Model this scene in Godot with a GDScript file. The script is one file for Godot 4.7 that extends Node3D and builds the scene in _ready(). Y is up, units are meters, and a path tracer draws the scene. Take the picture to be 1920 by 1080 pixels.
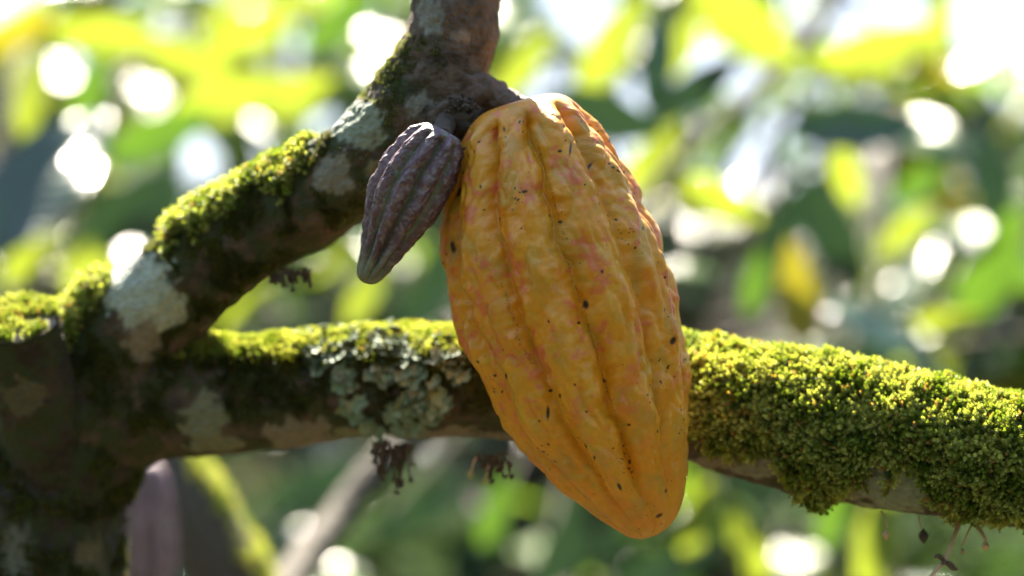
extends Node3D

# Frame of reference: the picture plane through the ripe pod is z = 0, the camera stands one metre in front of it.
const PX := 0.25 / 1080.0
const EYE_Y := 1.5
var rng := RandomNumberGenerator.new()
var used := {}
var n_lump := FastNoiseLite.new()
var n_fine := FastNoiseLite.new()
var n_mid := FastNoiseLite.new()
var SUN := Vector3(-0.10, 0.81, -0.58).normalized()

# ---------------------------------------------------------------- helpers
func P(px: float, py: float, z: float) -> Vector3:
	var d := 1.0 - z
	return Vector3((px - 960.0) * PX * d, EYE_Y - (py - 540.0) * PX * d, z)

func to_px(p: Vector3) -> Vector2:
	var d := 1.0 - p.z
	return Vector2(960.0 + p.x / (PX * d), 540.0 - (p.y - EYE_Y) / (PX * d))

func numbered(called: String) -> String:
	if not used.has(called):
		used[called] = 0
		return called
	used[called] += 1
	return "%s_%03d" % [called, used[called]]

func tag(o: Node3D, label: String, category: String, group := "", kind := "") -> void:
	if label: o.set_meta("label", label)
	if category: o.set_meta("category", category)
	if group: o.set_meta("group", group)
	if kind: o.set_meta("kind", kind)

func thing(called: String, label: String, category: String, at := Vector3.ZERO, group := "") -> Node3D:
	var o := Node3D.new()
	o.name = numbered(called)
	add_child(o)
	o.position = at
	tag(o, label, category, group)
	return o

func inst(called: String, m: Mesh, mat: Material, parent: Node3D = null) -> MeshInstance3D:
	var o := MeshInstance3D.new()
	o.mesh = m
	o.material_override = mat
	if parent == null:
		o.name = numbered(called)
		add_child(o)
	else:
		o.name = called
		parent.add_child(o, true)
	return o

func mesh_of(pos: PackedVector3Array, nrm: PackedVector3Array, idx: PackedInt32Array, col = null, uv = null) -> ArrayMesh:
	# front faces run clockwise: turn the triangles if they disagree with the normals
	var agree := 0
	for k in range(0, idx.size() - 2, maxi(3, (idx.size() / 600) * 3)):
		var f := (pos[idx[k + 2]] - pos[idx[k]]).cross(pos[idx[k + 1]] - pos[idx[k]])
		agree += 1 if f.dot(nrm[idx[k]] + nrm[idx[k + 1]] + nrm[idx[k + 2]]) > 0.0 else -1
	if agree < 0:
		for k in range(0, idx.size() - 2, 3):
			var swap := idx[k + 1]
			idx[k + 1] = idx[k + 2]
			idx[k + 2] = swap
	var a := []
	a.resize(Mesh.ARRAY_MAX)
	a[Mesh.ARRAY_VERTEX] = pos
	a[Mesh.ARRAY_NORMAL] = nrm
	a[Mesh.ARRAY_INDEX] = idx
	if col != null: a[Mesh.ARRAY_COLOR] = col
	if uv != null: a[Mesh.ARRAY_TEX_UV] = uv
	var m := ArrayMesh.new()
	m.add_surface_from_arrays(Mesh.PRIMITIVE_TRIANGLES, a)
	return m

# a grid of nu x nv points (nu wraps when closed), row after row
func grid_index(nu: int, nv: int, closed: bool) -> PackedInt32Array:
	var idx := PackedInt32Array()
	var last := nu if closed else nu - 1
	idx.resize((nv - 1) * last * 6)
	var k := 0
	for j in nv - 1:
		for i in last:
			var a := j * nu + i
			var b := j * nu + (i + 1) % nu
			var c := a + nu
			var d := b + nu
			idx[k] = a; idx[k + 1] = b; idx[k + 2] = c
			idx[k + 3] = b; idx[k + 4] = d; idx[k + 5] = c
			k += 6
	return idx

func grid_normals(pos: PackedVector3Array, nu: int, nv: int, closed: bool, flip := false) -> PackedVector3Array:
	var out := PackedVector3Array()
	out.resize(pos.size())
	for j in nv:
		var up := maxi(j - 1, 0) * nu
		var dn := mini(j + 1, nv - 1) * nu
		for i in nu:
			var l := (i - 1 + nu) % nu if closed else maxi(i - 1, 0)
			var r := (i + 1) % nu if closed else mini(i + 1, nu - 1)
			var n := (pos[dn + i] - pos[up + i]).cross(pos[j * nu + r] - pos[j * nu + l])
			out[j * nu + i] = (-n if flip else n).normalized()
	return out

func cr(a: float, b: float, c: float, d: float, t: float) -> float:
	return 0.5 * (2.0 * b + (c - a) * t + (2.0 * a - 5.0 * b + 4.0 * c - d) * t * t + (3.0 * b - a - 3.0 * c + d) * t * t * t)

# rows of numbers -> n rows evenly spaced along the curve (the first three numbers measure length)
func resample(rows: Array, n: int, dims: int, measured := 3) -> Array:
	var dense := []
	var m := rows.size()
	for k in m - 1:
		var a: Array = rows[maxi(k - 1, 0)]
		var b: Array = rows[k]
		var c: Array = rows[k + 1]
		var d: Array = rows[mini(k + 2, m - 1)]
		for s in 24:
			var row := []
			for q in dims: row.append(cr(a[q], b[q], c[q], d[q], s / 24.0))
			dense.append(row)
	dense.append(rows[m - 1])
	var length := [0.0]
	for k in range(1, dense.size()):
		var sum := 0.0
		for q in measured: sum += (dense[k][q] - dense[k - 1][q]) ** 2
		length.append(length[k - 1] + sqrt(sum))
	var out := []
	var at := 0
	for k in n:
		var want: float = length[-1] * k / (n - 1.0)
		while at < dense.size() - 2 and length[at + 1] < want: at += 1
		var f: float = clampf((want - length[at]) / maxf(length[at + 1] - length[at], 1e-9), 0, 1)
		var row := []
		for q in dims: row.append(lerpf(dense[at][q], dense[at + 1][q], f))
		out.append(row)
	return out

# ---------------------------------------------------------------- tubes (stems, limbs)
# ctrl rows: [px, py, z, radius in px]
func px_rows(ctrl: Array) -> Array:
	var rows := []
	for c in ctrl:
		var p := P(c[0], c[1], c[2])
		rows.append([p.x, p.y, p.z, c[3] * PX * (1.0 - c[2])])
	return rows

func tube(rows: Array, nu: int, nv: int) -> Dictionary:
	var r := resample(rows, nv, 4)
	var t := {"nu": nu, "nv": nv, "c": PackedVector3Array(), "r": PackedFloat32Array(), "side": PackedVector3Array(), "front": PackedVector3Array()}
	for j in nv:
		t.c.append(Vector3(r[j][0], r[j][1], r[j][2]))
		t.r.append(r[j][3])
	for j in nv:
		var tan: Vector3 = (t.c[mini(j + 1, nv - 1)] - t.c[maxi(j - 1, 0)]).normalized()
		var ref := Vector3(0, 0, 1)
		if absf(tan.z) > 0.9: ref = Vector3(0, 1, 0)
		var f := (ref - tan * ref.dot(tan)).normalized()
		t.front.append(f)
		t.side.append(f.cross(tan))
	return t

# swell(j, phi, p) -> metres added to the radius
func skin(t: Dictionary, swell: Callable) -> void:
	var nu: int = t.nu
	var nv: int = t.nv
	var pos := PackedVector3Array()
	pos.resize(nu * nv)
	for j in nv:
		var c: Vector3 = t.c[j]
		var s: Vector3 = t.side[j]
		var f: Vector3 = t.front[j]
		var rad: float = t.r[j]
		for i in nu:
			var phi := TAU * i / nu
			var dir := s * cos(phi) + f * sin(phi)
			var p := c + dir * rad
			pos[j * nu + i] = p + dir * swell.call(j, phi, p)
	t.pos = pos
	t.nrm = grid_normals(pos, nu, nv, true)
	if (t.nrm[nu * (nv / 2)] as Vector3).dot(t.side[nv / 2]) < 0.0:
		t.nrm = grid_normals(pos, nu, nv, true, true)

func tube_mesh(t: Dictionary, col = null) -> ArrayMesh:
	# close both ends with a point
	var pos: PackedVector3Array = t.pos.duplicate()
	var nrm: PackedVector3Array = t.nrm.duplicate()
	var idx := grid_index(t.nu, t.nv, true)
	var nu: int = t.nu
	var nv: int = t.nv
	for e in 2:
		var j := 0 if e == 0 else nv - 1
		pos.append(t.c[j])
		nrm.append((t.c[0] - t.c[1]).normalized() if e == 0 else (t.c[nv - 1] - t.c[nv - 2]).normalized())
		if col != null: col.append(col[j * nu])
		for i in nu:
			idx.append(pos.size() - 1)
			if e == 0: idx.append_array([j * nu + (i + 1) % nu, j * nu + i])
			else: idx.append_array([j * nu + i, j * nu + (i + 1) % nu])
	return mesh_of(pos, nrm, idx, col)

func limb_mesh(rows: Array, nu: int, nv: int, rough := 0.08, freq := 3.0) -> ArrayMesh:
	var t := tube(rows, nu, nv)
	skin(t, func(j, _phi, p): return t.r[j] * rough * n_mid.get_noise_3dv(p * freq))
	return tube_mesh(t)

# ---------------------------------------------------------------- materials
func noise_tex(freq: float, octaves := 4, size := 512, normal := false) -> NoiseTexture2D:
	var n := FastNoiseLite.new()
	n.noise_type = FastNoiseLite.TYPE_SIMPLEX_SMOOTH
	n.seed = int(freq * 10000) + octaves
	n.frequency = freq
	n.fractal_octaves = octaves
	var t := NoiseTexture2D.new()
	t.width = size
	t.height = size
	t.seamless = true
	t.noise = n
	t.as_normal_map = normal
	return t

func mat(c: Color, rough: float, vertex := false) -> StandardMaterial3D:
	var m := StandardMaterial3D.new()
	m.albedo_color = c.linear_to_srgb()
	m.roughness = rough
	m.vertex_color_use_as_albedo = vertex
	return m

func relief(m: StandardMaterial3D, tex: Texture2D, repeats_per_metre: float, cm: float) -> StandardMaterial3D:
	m.heightmap_enabled = true
	m.heightmap_texture = tex
	m.heightmap_scale = cm
	m.uv1_triplanar = true
	m.uv1_world_triplanar = true
	m.uv1_scale = Vector3.ONE * repeats_per_metre
	return m

# ---------------------------------------------------------------- pods
# prof rows: [along px, centre offset px, radius px]; top: where along = 0; u: axis on the picture plane
func pod(prof: Array, top: Vector2, u: Vector2, z: float, nu: int, nv: int, shape: Dictionary) -> ArrayMesh:
	var rows := resample(prof, nv, 3)
	var v := Vector2(u.y, -u.x)
	var pos := PackedVector3Array()
	var col := PackedColorArray()
	var uv := PackedVector2Array()
	var row := nu + 1
	pos.resize(row * nv); col.resize(row * nv); uv.resize(row * nv)
	var s: float = PX * (1.0 - z)
	var length: float = prof[-1][0] - prof[0][0]
	for j in nv:
		var along: float = rows[j][0]
		var c: float = rows[j][1]
		var r: float = maxf(rows[j][2], 0.0)
		var f: float = clampf((along - prof[0][0]) / length, 0, 1)
		var ends: float = smoothstep(0.0, 0.05, f) * (1.0 - shape.smooth_tip * smoothstep(0.72, 0.97, f))
		for i in row:
			var th: float = TAU * i / nu + PI
			var dir := Vector3(sin(th), 0, cos(th))
			var q := Vector3(r * s * dir.x, along * s, r * s * dir.z)
			var wob: float = shape.wobble * n_mid.get_noise_3d(q.x * 3.0 + 5.0, q.y * 4.0, q.z * 3.0)
			var a: float = fposmod((th + wob - shape.first) / TAU * shape.ribs, 1.0)
			var which: int = posmod(int(floor((th + wob - shape.first) / TAU * shape.ribs + 0.5)), int(shape.ribs))
			var x: float = 2.0 * minf(a, 1.0 - a)   # 0 in the furrow, 1 on the ridge
			var deep: float = shape.deep[which % shape.deep.size()]
			var h: float = -deep * shape.crease * exp(-pow(x / 0.20, 1.2)) - deep * shape.swell * (0.5 + 0.5 * cos(PI * x))
			var k: Vector3 = q * Vector3(1, shape.get("stretch", 0.5), 1)
			var b1: float = absf(n_lump.get_noise_3dv(k * shape.lump_f))
			var b2: float = absf(n_lump.get_noise_3dv(k * shape.lump_f * 2.3 + Vector3(7, 3, 1)))
			var b3: float = n_fine.get_noise_3dv(q * shape.lump_f * 3.0)
			var on: float = 0.25 + 0.75 * smoothstep(0.08, 0.5, x)
			h += on * shape.lump * (b1 * 1.55 + b2 * 0.5 - 0.5) + shape.lump * 0.10 * b3
			var rad: float = r * s + h * ends * smoothstep(0.0, 30.0, r)
			var centre := top + u * along + v * c
			var p := P(centre.x, centre.y, z)
			var side := Vector3(v.x, -v.y, 0)
			pos[j * row + i] = p + side * (rad * sin(th)) + Vector3(0, 0, rad * cos(th))
			col[j * row + i] = shape.paint.call(q, x, f, b1, th)
			uv[j * row + i] = Vector2(float(i) / nu, f)
	var nrm := grid_normals(pos, row, nv, false)
	for j in nv:
		var n := (nrm[j * row] + nrm[j * row + nu]).normalized()
		nrm[j * row] = n
		nrm[j * row + nu] = n
	var mid := row * (nv / 2) + nu / 2
	if nrm[mid].z < 0.0:
		for k in nrm.size(): nrm[k] = -nrm[k]
	return mesh_of(pos, nrm, grid_index(row, nv, false), col, uv)

func paint_ripe(q: Vector3, x: float, f: float, b1: float, _th: float) -> Color:
	var lo := n_mid.get_noise_3dv(q * 2.2)
	var hi := n_fine.get_noise_3dv(q * 260.0)
	var c := Color(0.58, 0.205, 0.006).lerp(Color(0.58, 0.245, 0.012), clampf(0.5 + lo * 1.3, 0, 1))
	var dull := smoothstep(0.08, 0.42, n_mid.get_noise_3dv(q * Vector3(4.2, 2.4, 4.2) + Vector3(3, 9, 2)))
	c = c.lerp(Color(0.37, 0.205, 0.03), 0.55 * dull)
	var pinkness := n_mid.get_noise_3dv(q * Vector3(5.0, 3.4, 5.0) + Vector3(11, 0, 4)) + 0.60 * hi + 0.35 * n_fine.get_noise_3dv(q * 120.0)
	var pink := smoothstep(0.18, 0.60, pinkness + 0.10 * smoothstep(0.2, 0.5, x)) * (1.0 - 0.75 * smoothstep(0.5, 0.85, f))
	c = c.lerp(Color(0.50, 0.085, 0.055), 0.70 * pink)
	c = c.lerp(Color(0.41, 0.27, 0.03), 0.35 * smoothstep(0.1, 0.5, n_mid.get_noise_3dv(q * Vector3(9, 5, 9) + Vector3(1, 2, 30))))
	return c * (1.0 + 0.13 * hi + 0.07 * n_fine.get_noise_3dv(q * 700.0))

func paint_unripe(q: Vector3, x: float, f: float, _b: float, _th: float) -> Color:
	var hi := n_fine.get_noise_3dv(q * 420.0)
	var mid := n_mid.get_noise_3dv(q * 9.0)
	var c := Color(0.075, 0.036, 0.058).lerp(Color(0.125, 0.070, 0.095), clampf(0.5 + mid * 1.4, 0, 1))
	var bloom := smoothstep(0.05, 0.5, hi + 0.7 * n_mid.get_noise_3dv(q * 16.0 + Vector3(4, 4, 1)))
	c = c.lerp(Color(0.22, 0.185, 0.205), 0.42 * bloom)
	var green := maxf(1.0 - smoothstep(0.05, 0.38, x + 0.25 * mid), smoothstep(0.74, 0.94, f + 0.1 * mid))
	c = c.lerp(Color(0.125, 0.145, 0.095), 0.75 * green)
	return c * (1.0 + 0.2 * hi)

func speck_texture(prof: Array) -> ImageTexture:
	var w := 2048
	var h := 1536
	var im := Image.create(w, h, false, Image.FORMAT_RGB8)
	im.fill(Color.WHITE)
	var g := RandomNumberGenerator.new()
	g.seed = 77
	var mm_v := h / 196.0
	var spots := []
	for k in 300:
		var f := pow(g.randf(), 1.6) * 0.95 + 0.03
		spots.append([g.randf(), f, 0.20 + 0.48 * pow(g.randf(), 3.0), 1.0 + g.randf() * 0.8, g.randf() * PI, 0.12])
	for k in 46:
		var cu := g.randf()
		var cv := pow(g.randf(), 1.7) * 0.85 + 0.04
		for n in 5 + g.randi() % 12:
			spots.append([fposmod(cu + g.randfn() * 0.010, 1.0), clampf(cv + g.randfn() * 0.022, 0.02, 0.97), 0.20 + 0.42 * pow(g.randf(), 2.5), 1.0 + g.randf(), g.randf() * PI, 0.12])
	# larger scars, placed as on the fruit: [u, v, mm, stretch, turn]
	for s in [[0.525, 0.455, 1.2, 1.7, 1.4], [0.66, 0.585, 1.1, 1.6, 1.2], [0.30, 0.255, 1.9, 1.4, 1.5], [0.285, 0.11, 1.5, 2.2, 1.2], [0.30, 0.14, 1.2, 2.0, 1.0], [0.66, 0.33, 0.9, 1.3, 0.4], [0.68, 0.40, 0.9, 1.5, 1.3], [0.44, 0.63, 0.8, 1.8, 0.3], [0.70, 0.93, 1.1, 2.4, 1.4], [0.365, 0.56, 0.8, 2.2, 0.9], [0.40, 0.66, 0.6, 5.0, 1.2], [0.58, 0.12, 0.6, 5.5, 1.0], [0.62, 0.17, 0.6, 5.0, 0.7], [0.47, 0.86, 0.7, 2.5, 1.4], [0.55, 0.95, 0.8, 2.0, 0.2], [0.60, 0.90, 0.7, 2.0, 0.2]]:
		spots.append([s[0], s[1], s[2], s[3], s[4], 0.06])
	for s in spots:
		var r := 0.0
		for k in prof.size() - 1:
			var fa: float = (prof[k][0] + 5.0) / 850.0
			var fb: float = (prof[k + 1][0] + 5.0) / 850.0
			if s[1] >= fa and s[1] <= fb: r = lerpf(prof[k][2], prof[k + 1][2], (s[1] - fa) / maxf(fb - fa, 1e-6))
		r = maxf(r, 20.0)
		var mm_u: float = w / (TAU * r * PX * 1000.0)
		var rx: int = int(ceil(s[2] * s[3] * mm_u * 1.5)) + 1
		var ry: int = int(ceil(s[2] * s[3] * mm_v * 1.5)) + 1
		for y in range(-ry, ry + 1):
			for x in range(-rx, rx + 1):
				var d := Vector2(x / mm_u, y / mm_v).rotated(s[4])
				var e: float = Vector2(d.x / s[3], d.y).length() / s[2] + 0.35 * n_fine.get_noise_2d(x * 40.0 / mm_u + s[0] * 900.0, y * 40.0 / mm_v)
				if e < 1.5 and s[2] > 0.3:
					var hx := posmod(int(s[0] * w) + x, w)
					var hy := clampi(int(s[1] * h) + y, 0, h - 1)
					im.set_pixel(hx, hy, im.get_pixel(hx, hy).lerp(Color(0.66, 0.55, 0.42), 0.5 * smoothstep(1.5, 0.9, e)))
				if e < 1.0:
					var px := posmod(int(s[0] * w) + x, w)
					var py := clampi(int(s[1] * h) + y, 0, h - 1)
					var k := smoothstep(1.0, 0.6, e)
					im.set_pixel(px, py, im.get_pixel(px, py).lerp(Color(0.20, 0.17, 0.17) if s[5] > 0.1 else Color(0.16, 0.13, 0.12), k))
	# hair cracks along two furrows
	for crack in [[0.518, 0.33, 0.82], [0.525, 0.08, 0.30], [0.405, 0.36, 0.55]]:
		var y0 := int(crack[1] * h)
		for y in range(y0, int(crack[2] * h)):
			var cx: float = crack[0] * w + 9.0 * n_mid.get_noise_2d(y * 0.05, crack[0] * 50.0) + (y - y0) * 0.012
			if n_mid.get_noise_2d(y * 0.2, 9.0) > -0.1:
				for x in range(-2, 3):
					var px := posmod(int(cx) + x, w)
					im.set_pixel(px, y, im.get_pixel(px, y).lerp(Color(0.42, 0.26, 0.2), 0.75 - 0.25 * absf(x)))
	return ImageTexture.create_from_image(im)

# ---------------------------------------------------------------- leaves and background trees
var leaf_meshes := []
var leaf_mats := {}

func leaf_mesh(seed_: int, droop: float, fold: float, wide: float) -> ArrayMesh:
	# lies along +X from the stalk, blade in XZ, upper side +Y; one unit long
	var g := RandomNumberGenerator.new()
	g.seed = seed_
	var nv := 12
	var nu := 7
	var pos := PackedVector3Array()
	var uv := PackedVector2Array()
	var ph := g.randf() * 6.0
	for j in nv:
		var t := j / (nv - 1.0)
		var w := wide * pow(sin(PI * pow(clampf(t * 0.985 + 0.005, 0, 1), 0.85)), 0.8)
		if t > 0.88: w *= lerpf(1.0, 0.35, (t - 0.88) / 0.12)
		for i in nu:
			var q := i / (nu - 1.0) * 2.0 - 1.0
			var y := -droop * t * t + fold * absf(q) * w + 0.018 * sin(t * 17.0 + ph + q * 1.5) * absf(q)
			pos.append(Vector3(t, y, q * w))
			uv.append(Vector2(t, q * 0.5 + 0.5))
	var n := grid_normals(pos, nu, nv, false)
	if n[nu * 6 + 3].y < 0.0:
		for k in n.size(): n[k] = -n[k]
	return mesh_of(pos, n, grid_index(nu, nv, false), null, uv)

func vein_texture() -> ImageTexture:
	var im := Image.create(256, 128, false, Image.FORMAT_L8)
	for y in 128:
		for x in 256:
			var q := absf(y / 127.0 * 2.0 - 1.0)
			var t := x / 255.0
			var lane := fposmod((t - q * 0.16) * 13.0, 1.0)
			var puff := sin(PI * lane)
			var v := 0.25 + 0.6 * puff * smoothstep(0.0, 0.2, q)
			if q < 0.04: v = 0.05
			im.set_pixel(x, y, Color(v, v, v))
	return ImageTexture.create_from_image(im)

func leaf_basis(dir: Vector3, up_hint: Vector3, length: float) -> Basis:
	var x := dir.normalized()
	var z := x.cross(up_hint).normalized()
	var y := z.cross(x)
	return Basis(x * length, y * length, z * length)

# one leaf: a part of its tree
func leaf(tree: Node3D, at: Vector3, dir: Vector3, up_hint: Vector3, length: float, kind: String, g: RandomNumberGenerator) -> void:
	var o := MeshInstance3D.new()
	o.mesh = leaf_meshes[g.randi() % leaf_meshes.size()]
	o.material_override = leaf_mats[kind]
	o.name = "leaf"
	tree.add_child(o, true)
	o.transform = Transform3D(leaf_basis(dir, up_hint, length), at - tree.position)

# leaf set where the photograph shows it: middle of the blade at (px, py), depth from the eye, angle on the picture (0 = to the right, 90 = up)
func seen_leaf(tree: Node3D, px: float, py: float, depth: float, long_px: float, angle: float, normal: Vector3, kind: String, g: RandomNumberGenerator) -> void:
	var d := Vector3(cos(deg_to_rad(angle)), sin(deg_to_rad(angle)), 0.0)
	d = (d - normal.normalized() * d.dot(normal.normalized())).normalized()
	var length := long_px * PX * depth / maxf(Vector2(d.x, d.y).length(), 0.5)
	var at := P(px, py, 1.0 - depth) - d * length * 0.5
	leaf(tree, at, d, normal, length, kind, g)

func in_frame(p: Vector3, margin := 60.0) -> bool:
	var q := to_px(p)
	return q.x > -margin and q.x < 1920.0 + margin and q.y > -margin and q.y < 1080.0 + margin

func grow_tree(label: String, base: Vector3, fork: float, reach: float, rise: float, leaves: int, seed_: int, palette: Array, limbs := 6) -> Node3D:
	var g := RandomNumberGenerator.new()
	g.seed = seed_
	var tree := thing("cacao_tree", label, "tree", base, "cacao trees standing behind the pods")
	var lean := Vector3(g.randf_range(-0.15, 0.15), 0, g.randf_range(-0.15, 0.15))
	var top := Vector3(lean.x, fork, lean.z)
	inst("trunk", limb_mesh([[0, -0.1, 0, 0.085], [lean.x * 0.3, fork * 0.5, lean.z * 0.2, 0.065], [top.x, top.y, top.z, 0.05]], 12, 14), bark_plain, tree)
	var sites := []
	for k in limbs:
		var a := TAU * (k + g.randf() * 0.6) / limbs
		var out := Vector3(cos(a), 0, sin(a))
		var r := reach * g.randf_range(0.75, 1.1)
		var up := rise * g.randf_range(0.35, 1.1)
		var rows := []
		for s in 5:
			var t := s / 4.0
			var p := top + out * r * t + Vector3.UP * (up * sin(t * 1.9) / sin(1.9)) + Vector3(g.randf_range(-1, 1), g.randf_range(-0.5, 0.5), g.randf_range(-1, 1)) * 0.07 * t
			rows.append([p.x, p.y, p.z, lerpf(0.032, 0.006, t)])
		inst("limb", limb_mesh(rows, 8, 14), bark_plain, tree)
		for s in range(1, 5):
			for w in 2:
				var b := Vector3(rows[s][0], rows[s][1], rows[s][2])
				var e := b + (out.rotated(Vector3.UP, g.randf_range(-1.5, 1.5)) * g.randf_range(0.25, 0.6) + Vector3.UP * g.randf_range(-0.35, 0.3)) * minf(1.0, reach)
				var m := (b + e) * 0.5 + Vector3.UP * 0.04
				inst("twig", limb_mesh([[b.x, b.y, b.z, 0.007], [m.x, m.y, m.z, 0.005], [e.x, e.y, e.z, 0.003]], 6, 6), bark_plain, tree)
				sites.append([b, m, e])
	tree_sites[tree] = sites
	var near := []
	var rest := []
	for k in leaves:
		var s: Array = sites[g.randi() % sites.size()]
		var t := sqrt(g.randf())
		var p: Vector3 = (s[0] as Vector3).lerp(s[1], t * 2.0) if t < 0.5 else (s[1] as Vector3).lerp(s[2], t * 2.0 - 1.0)
		var along: Vector3 = (s[2] - s[0]).normalized()
		var d := (along + Vector3(g.randf_range(-1, 1), g.randf_range(-1.3, 0.15), g.randf_range(-1, 1)) * 0.95).normalized()
		var up := (Vector3.UP + Vector3(g.randf_range(-1, 1), 0, g.randf_range(-1, 1)) * 0.6).normalized()
		var length := g.randf_range(0.15, 0.30)
		var one := [base + p, d, up, length, palette[g.randi() % palette.size()]]
		if in_frame(base + p + d * length * 0.5) and near.size() < 285: near.append(one)
		else: rest.append(one)
	for l in near: leaf(tree, l[0], l[1], l[2], l[3], l[4], g)
	var kinds := {}
	for l in rest:
		if not kinds.has(l[4]): kinds[l[4]] = []
		kinds[l[4]].append(Transform3D(leaf_basis(l[1], l[2], l[3]), l[0] - base))
	for k in kinds: many("crown", leaf_meshes[1], leaf_mats[k], kinds[k], [], tree)
	return tree

func many(called: String, m: Mesh, material: Material, where: Array, colors: Array, parent: Node3D = null) -> MultiMeshInstance3D:
	var mm := MultiMesh.new()
	mm.transform_format = MultiMesh.TRANSFORM_3D
	mm.use_colors = colors.size() > 0
	mm.mesh = m
	mm.instance_count = where.size()
	for k in where.size():
		mm.set_instance_transform(k, where[k])
		if colors: mm.set_instance_color(k, colors[k])
	var o := MultiMeshInstance3D.new()
	o.multimesh = mm
	o.material_override = material
	o.set_meta("kind", "stuff")
	if parent == null:
		o.name = numbered(called)
		add_child(o)
	else:
		o.name = called
		parent.add_child(o, true)
	return o

# ---------------------------------------------------------------- moss and lichen
func shoot_mesh(seed_: int, leaflets: int, spread: float, long: float, fat := 0.085) -> ArrayMesh:
	# one moss shoot along +Y, one unit tall: a stem set with narrow pointed leaflets
	var g := RandomNumberGenerator.new()
	g.seed = seed_
	var st := SurfaceTool.new()
	st.begin(Mesh.PRIMITIVE_TRIANGLES)
	for k in leaflets:
		var t := (k + 0.5) / leaflets
		var a := k * 2.4 + g.randf() * 0.5
		var out := Vector3(cos(a), 0, sin(a))
		var b := Vector3(0.06 * sin(t * 2.0), t * 0.86, 0)
		var open: float = spread * lerpf(1.0, 0.45, t)
		var tip := b + (out * open + Vector3.UP * 0.75).normalized() * long * lerpf(1.0, 0.7, t)
		var across := out.cross(Vector3.UP) * fat
		var mid := b.lerp(tip, 0.45) + out * 0.02
		for tri in [[b, mid + across, mid - across], [mid - across, mid + across, tip]]:
			for p in tri: st.add_vertex(p)
	st.generate_normals()
	return st.commit()

# scatter shoots over a skinned tube; want(px, phi_deg, p) -> 0..1, tall(px) -> metres
func moss_on(t: Dictionary, count: int, want: Callable, tall: Callable, tint: Callable, seed_: int, droop := 0.25, j0 := 0.0, j1 := 1.0) -> Array:
	var g := RandomNumberGenerator.new()
	g.seed = seed_
	var where := []
	var colors := []
	var nu: int = t.nu
	var nv: int = t.nv
	for k in count:
		var fj := lerpf(j0, j1, g.randf()) * (nv - 2)
		var fi := g.randf() * nu
		var j := int(fj)
		var i := int(fi)
		var i2 := (i + 1) % nu
		var p: Vector3 = t.pos[j * nu + i].lerp(t.pos[j * nu + i2], fi - i).lerp(t.pos[(j + 1) * nu + i].lerp(t.pos[(j + 1) * nu + i2], fi - i), fj - j)
		var q := to_px(p)
		var phi := rad_to_deg(TAU * fi / nu)
		if phi > 180.0: phi -= 360.0
		if g.randf() > want.call(q, phi, p): continue
		var n: Vector3 = t.nrm[j * nu + i]
		var clump := Vector3(n_fine.get_noise_3dv(p * 190.0), n_fine.get_noise_3dv(p * 190.0 + Vector3(9, 1, 5)), n_fine.get_noise_3dv(p * 190.0 + Vector3(2, 8, 3)))
		var d := (n + Vector3(g.randf_range(-1, 1), g.randf_range(-1, 1), g.randf_range(-1, 1)) * 0.40 + clump * 0.8 + Vector3.UP * 0.12 + Vector3.DOWN * droop * (1.0 - absf(n.y))).normalized()
		var h: float = tall.call(q) * g.randf_range(0.6, 1.3)
		var x := d.cross(Vector3(g.randf_range(-1, 1), g.randf_range(-1, 1), g.randf_range(-1, 1))).normalized()
		var wdt := h * g.randf_range(0.8, 1.15)
		where.append(Transform3D(Basis(x * wdt, d * h, x.cross(d) * wdt), p - n * h * 0.12))
		colors.append(tint.call(p, g))
	return [where, colors]

func moss_green(p: Vector3, g: RandomNumberGenerator) -> Color:
	var k := clampf(0.5 + n_mid.get_noise_3dv(p * 5.0) * 1.2 + g.randf_range(-0.3, 0.3), 0, 1)
	var c := Color(0.13, 0.19, 0.016).lerp(Color(0.46, 0.48, 0.160), k)
	if g.randf() < 0.05: c = Color(0.32, 0.20, 0.07)
	return c * g.randf_range(0.75, 1.2)

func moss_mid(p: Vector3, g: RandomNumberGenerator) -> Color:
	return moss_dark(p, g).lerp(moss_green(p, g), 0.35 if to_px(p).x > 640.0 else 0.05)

# how far along a tube (0..1) its middle reaches this pixel column
func jat(t: Dictionary, px: float) -> float:
	for j in t.nv:
		if to_px(t.c[j]).x > px: return float(j) / t.nv
	return 1.0

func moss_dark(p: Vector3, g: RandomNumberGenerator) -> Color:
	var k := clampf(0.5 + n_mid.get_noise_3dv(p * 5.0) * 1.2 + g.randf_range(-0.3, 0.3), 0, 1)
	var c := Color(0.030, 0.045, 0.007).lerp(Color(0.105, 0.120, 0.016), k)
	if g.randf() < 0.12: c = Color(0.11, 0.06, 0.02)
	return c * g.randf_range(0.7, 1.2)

func moss_thing(called: String, label: String, data: Array, shoot: Mesh, material: Material) -> void:
	var o := many(called, shoot, material, data[0], data[1])
	tag(o, label, "moss")

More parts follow.
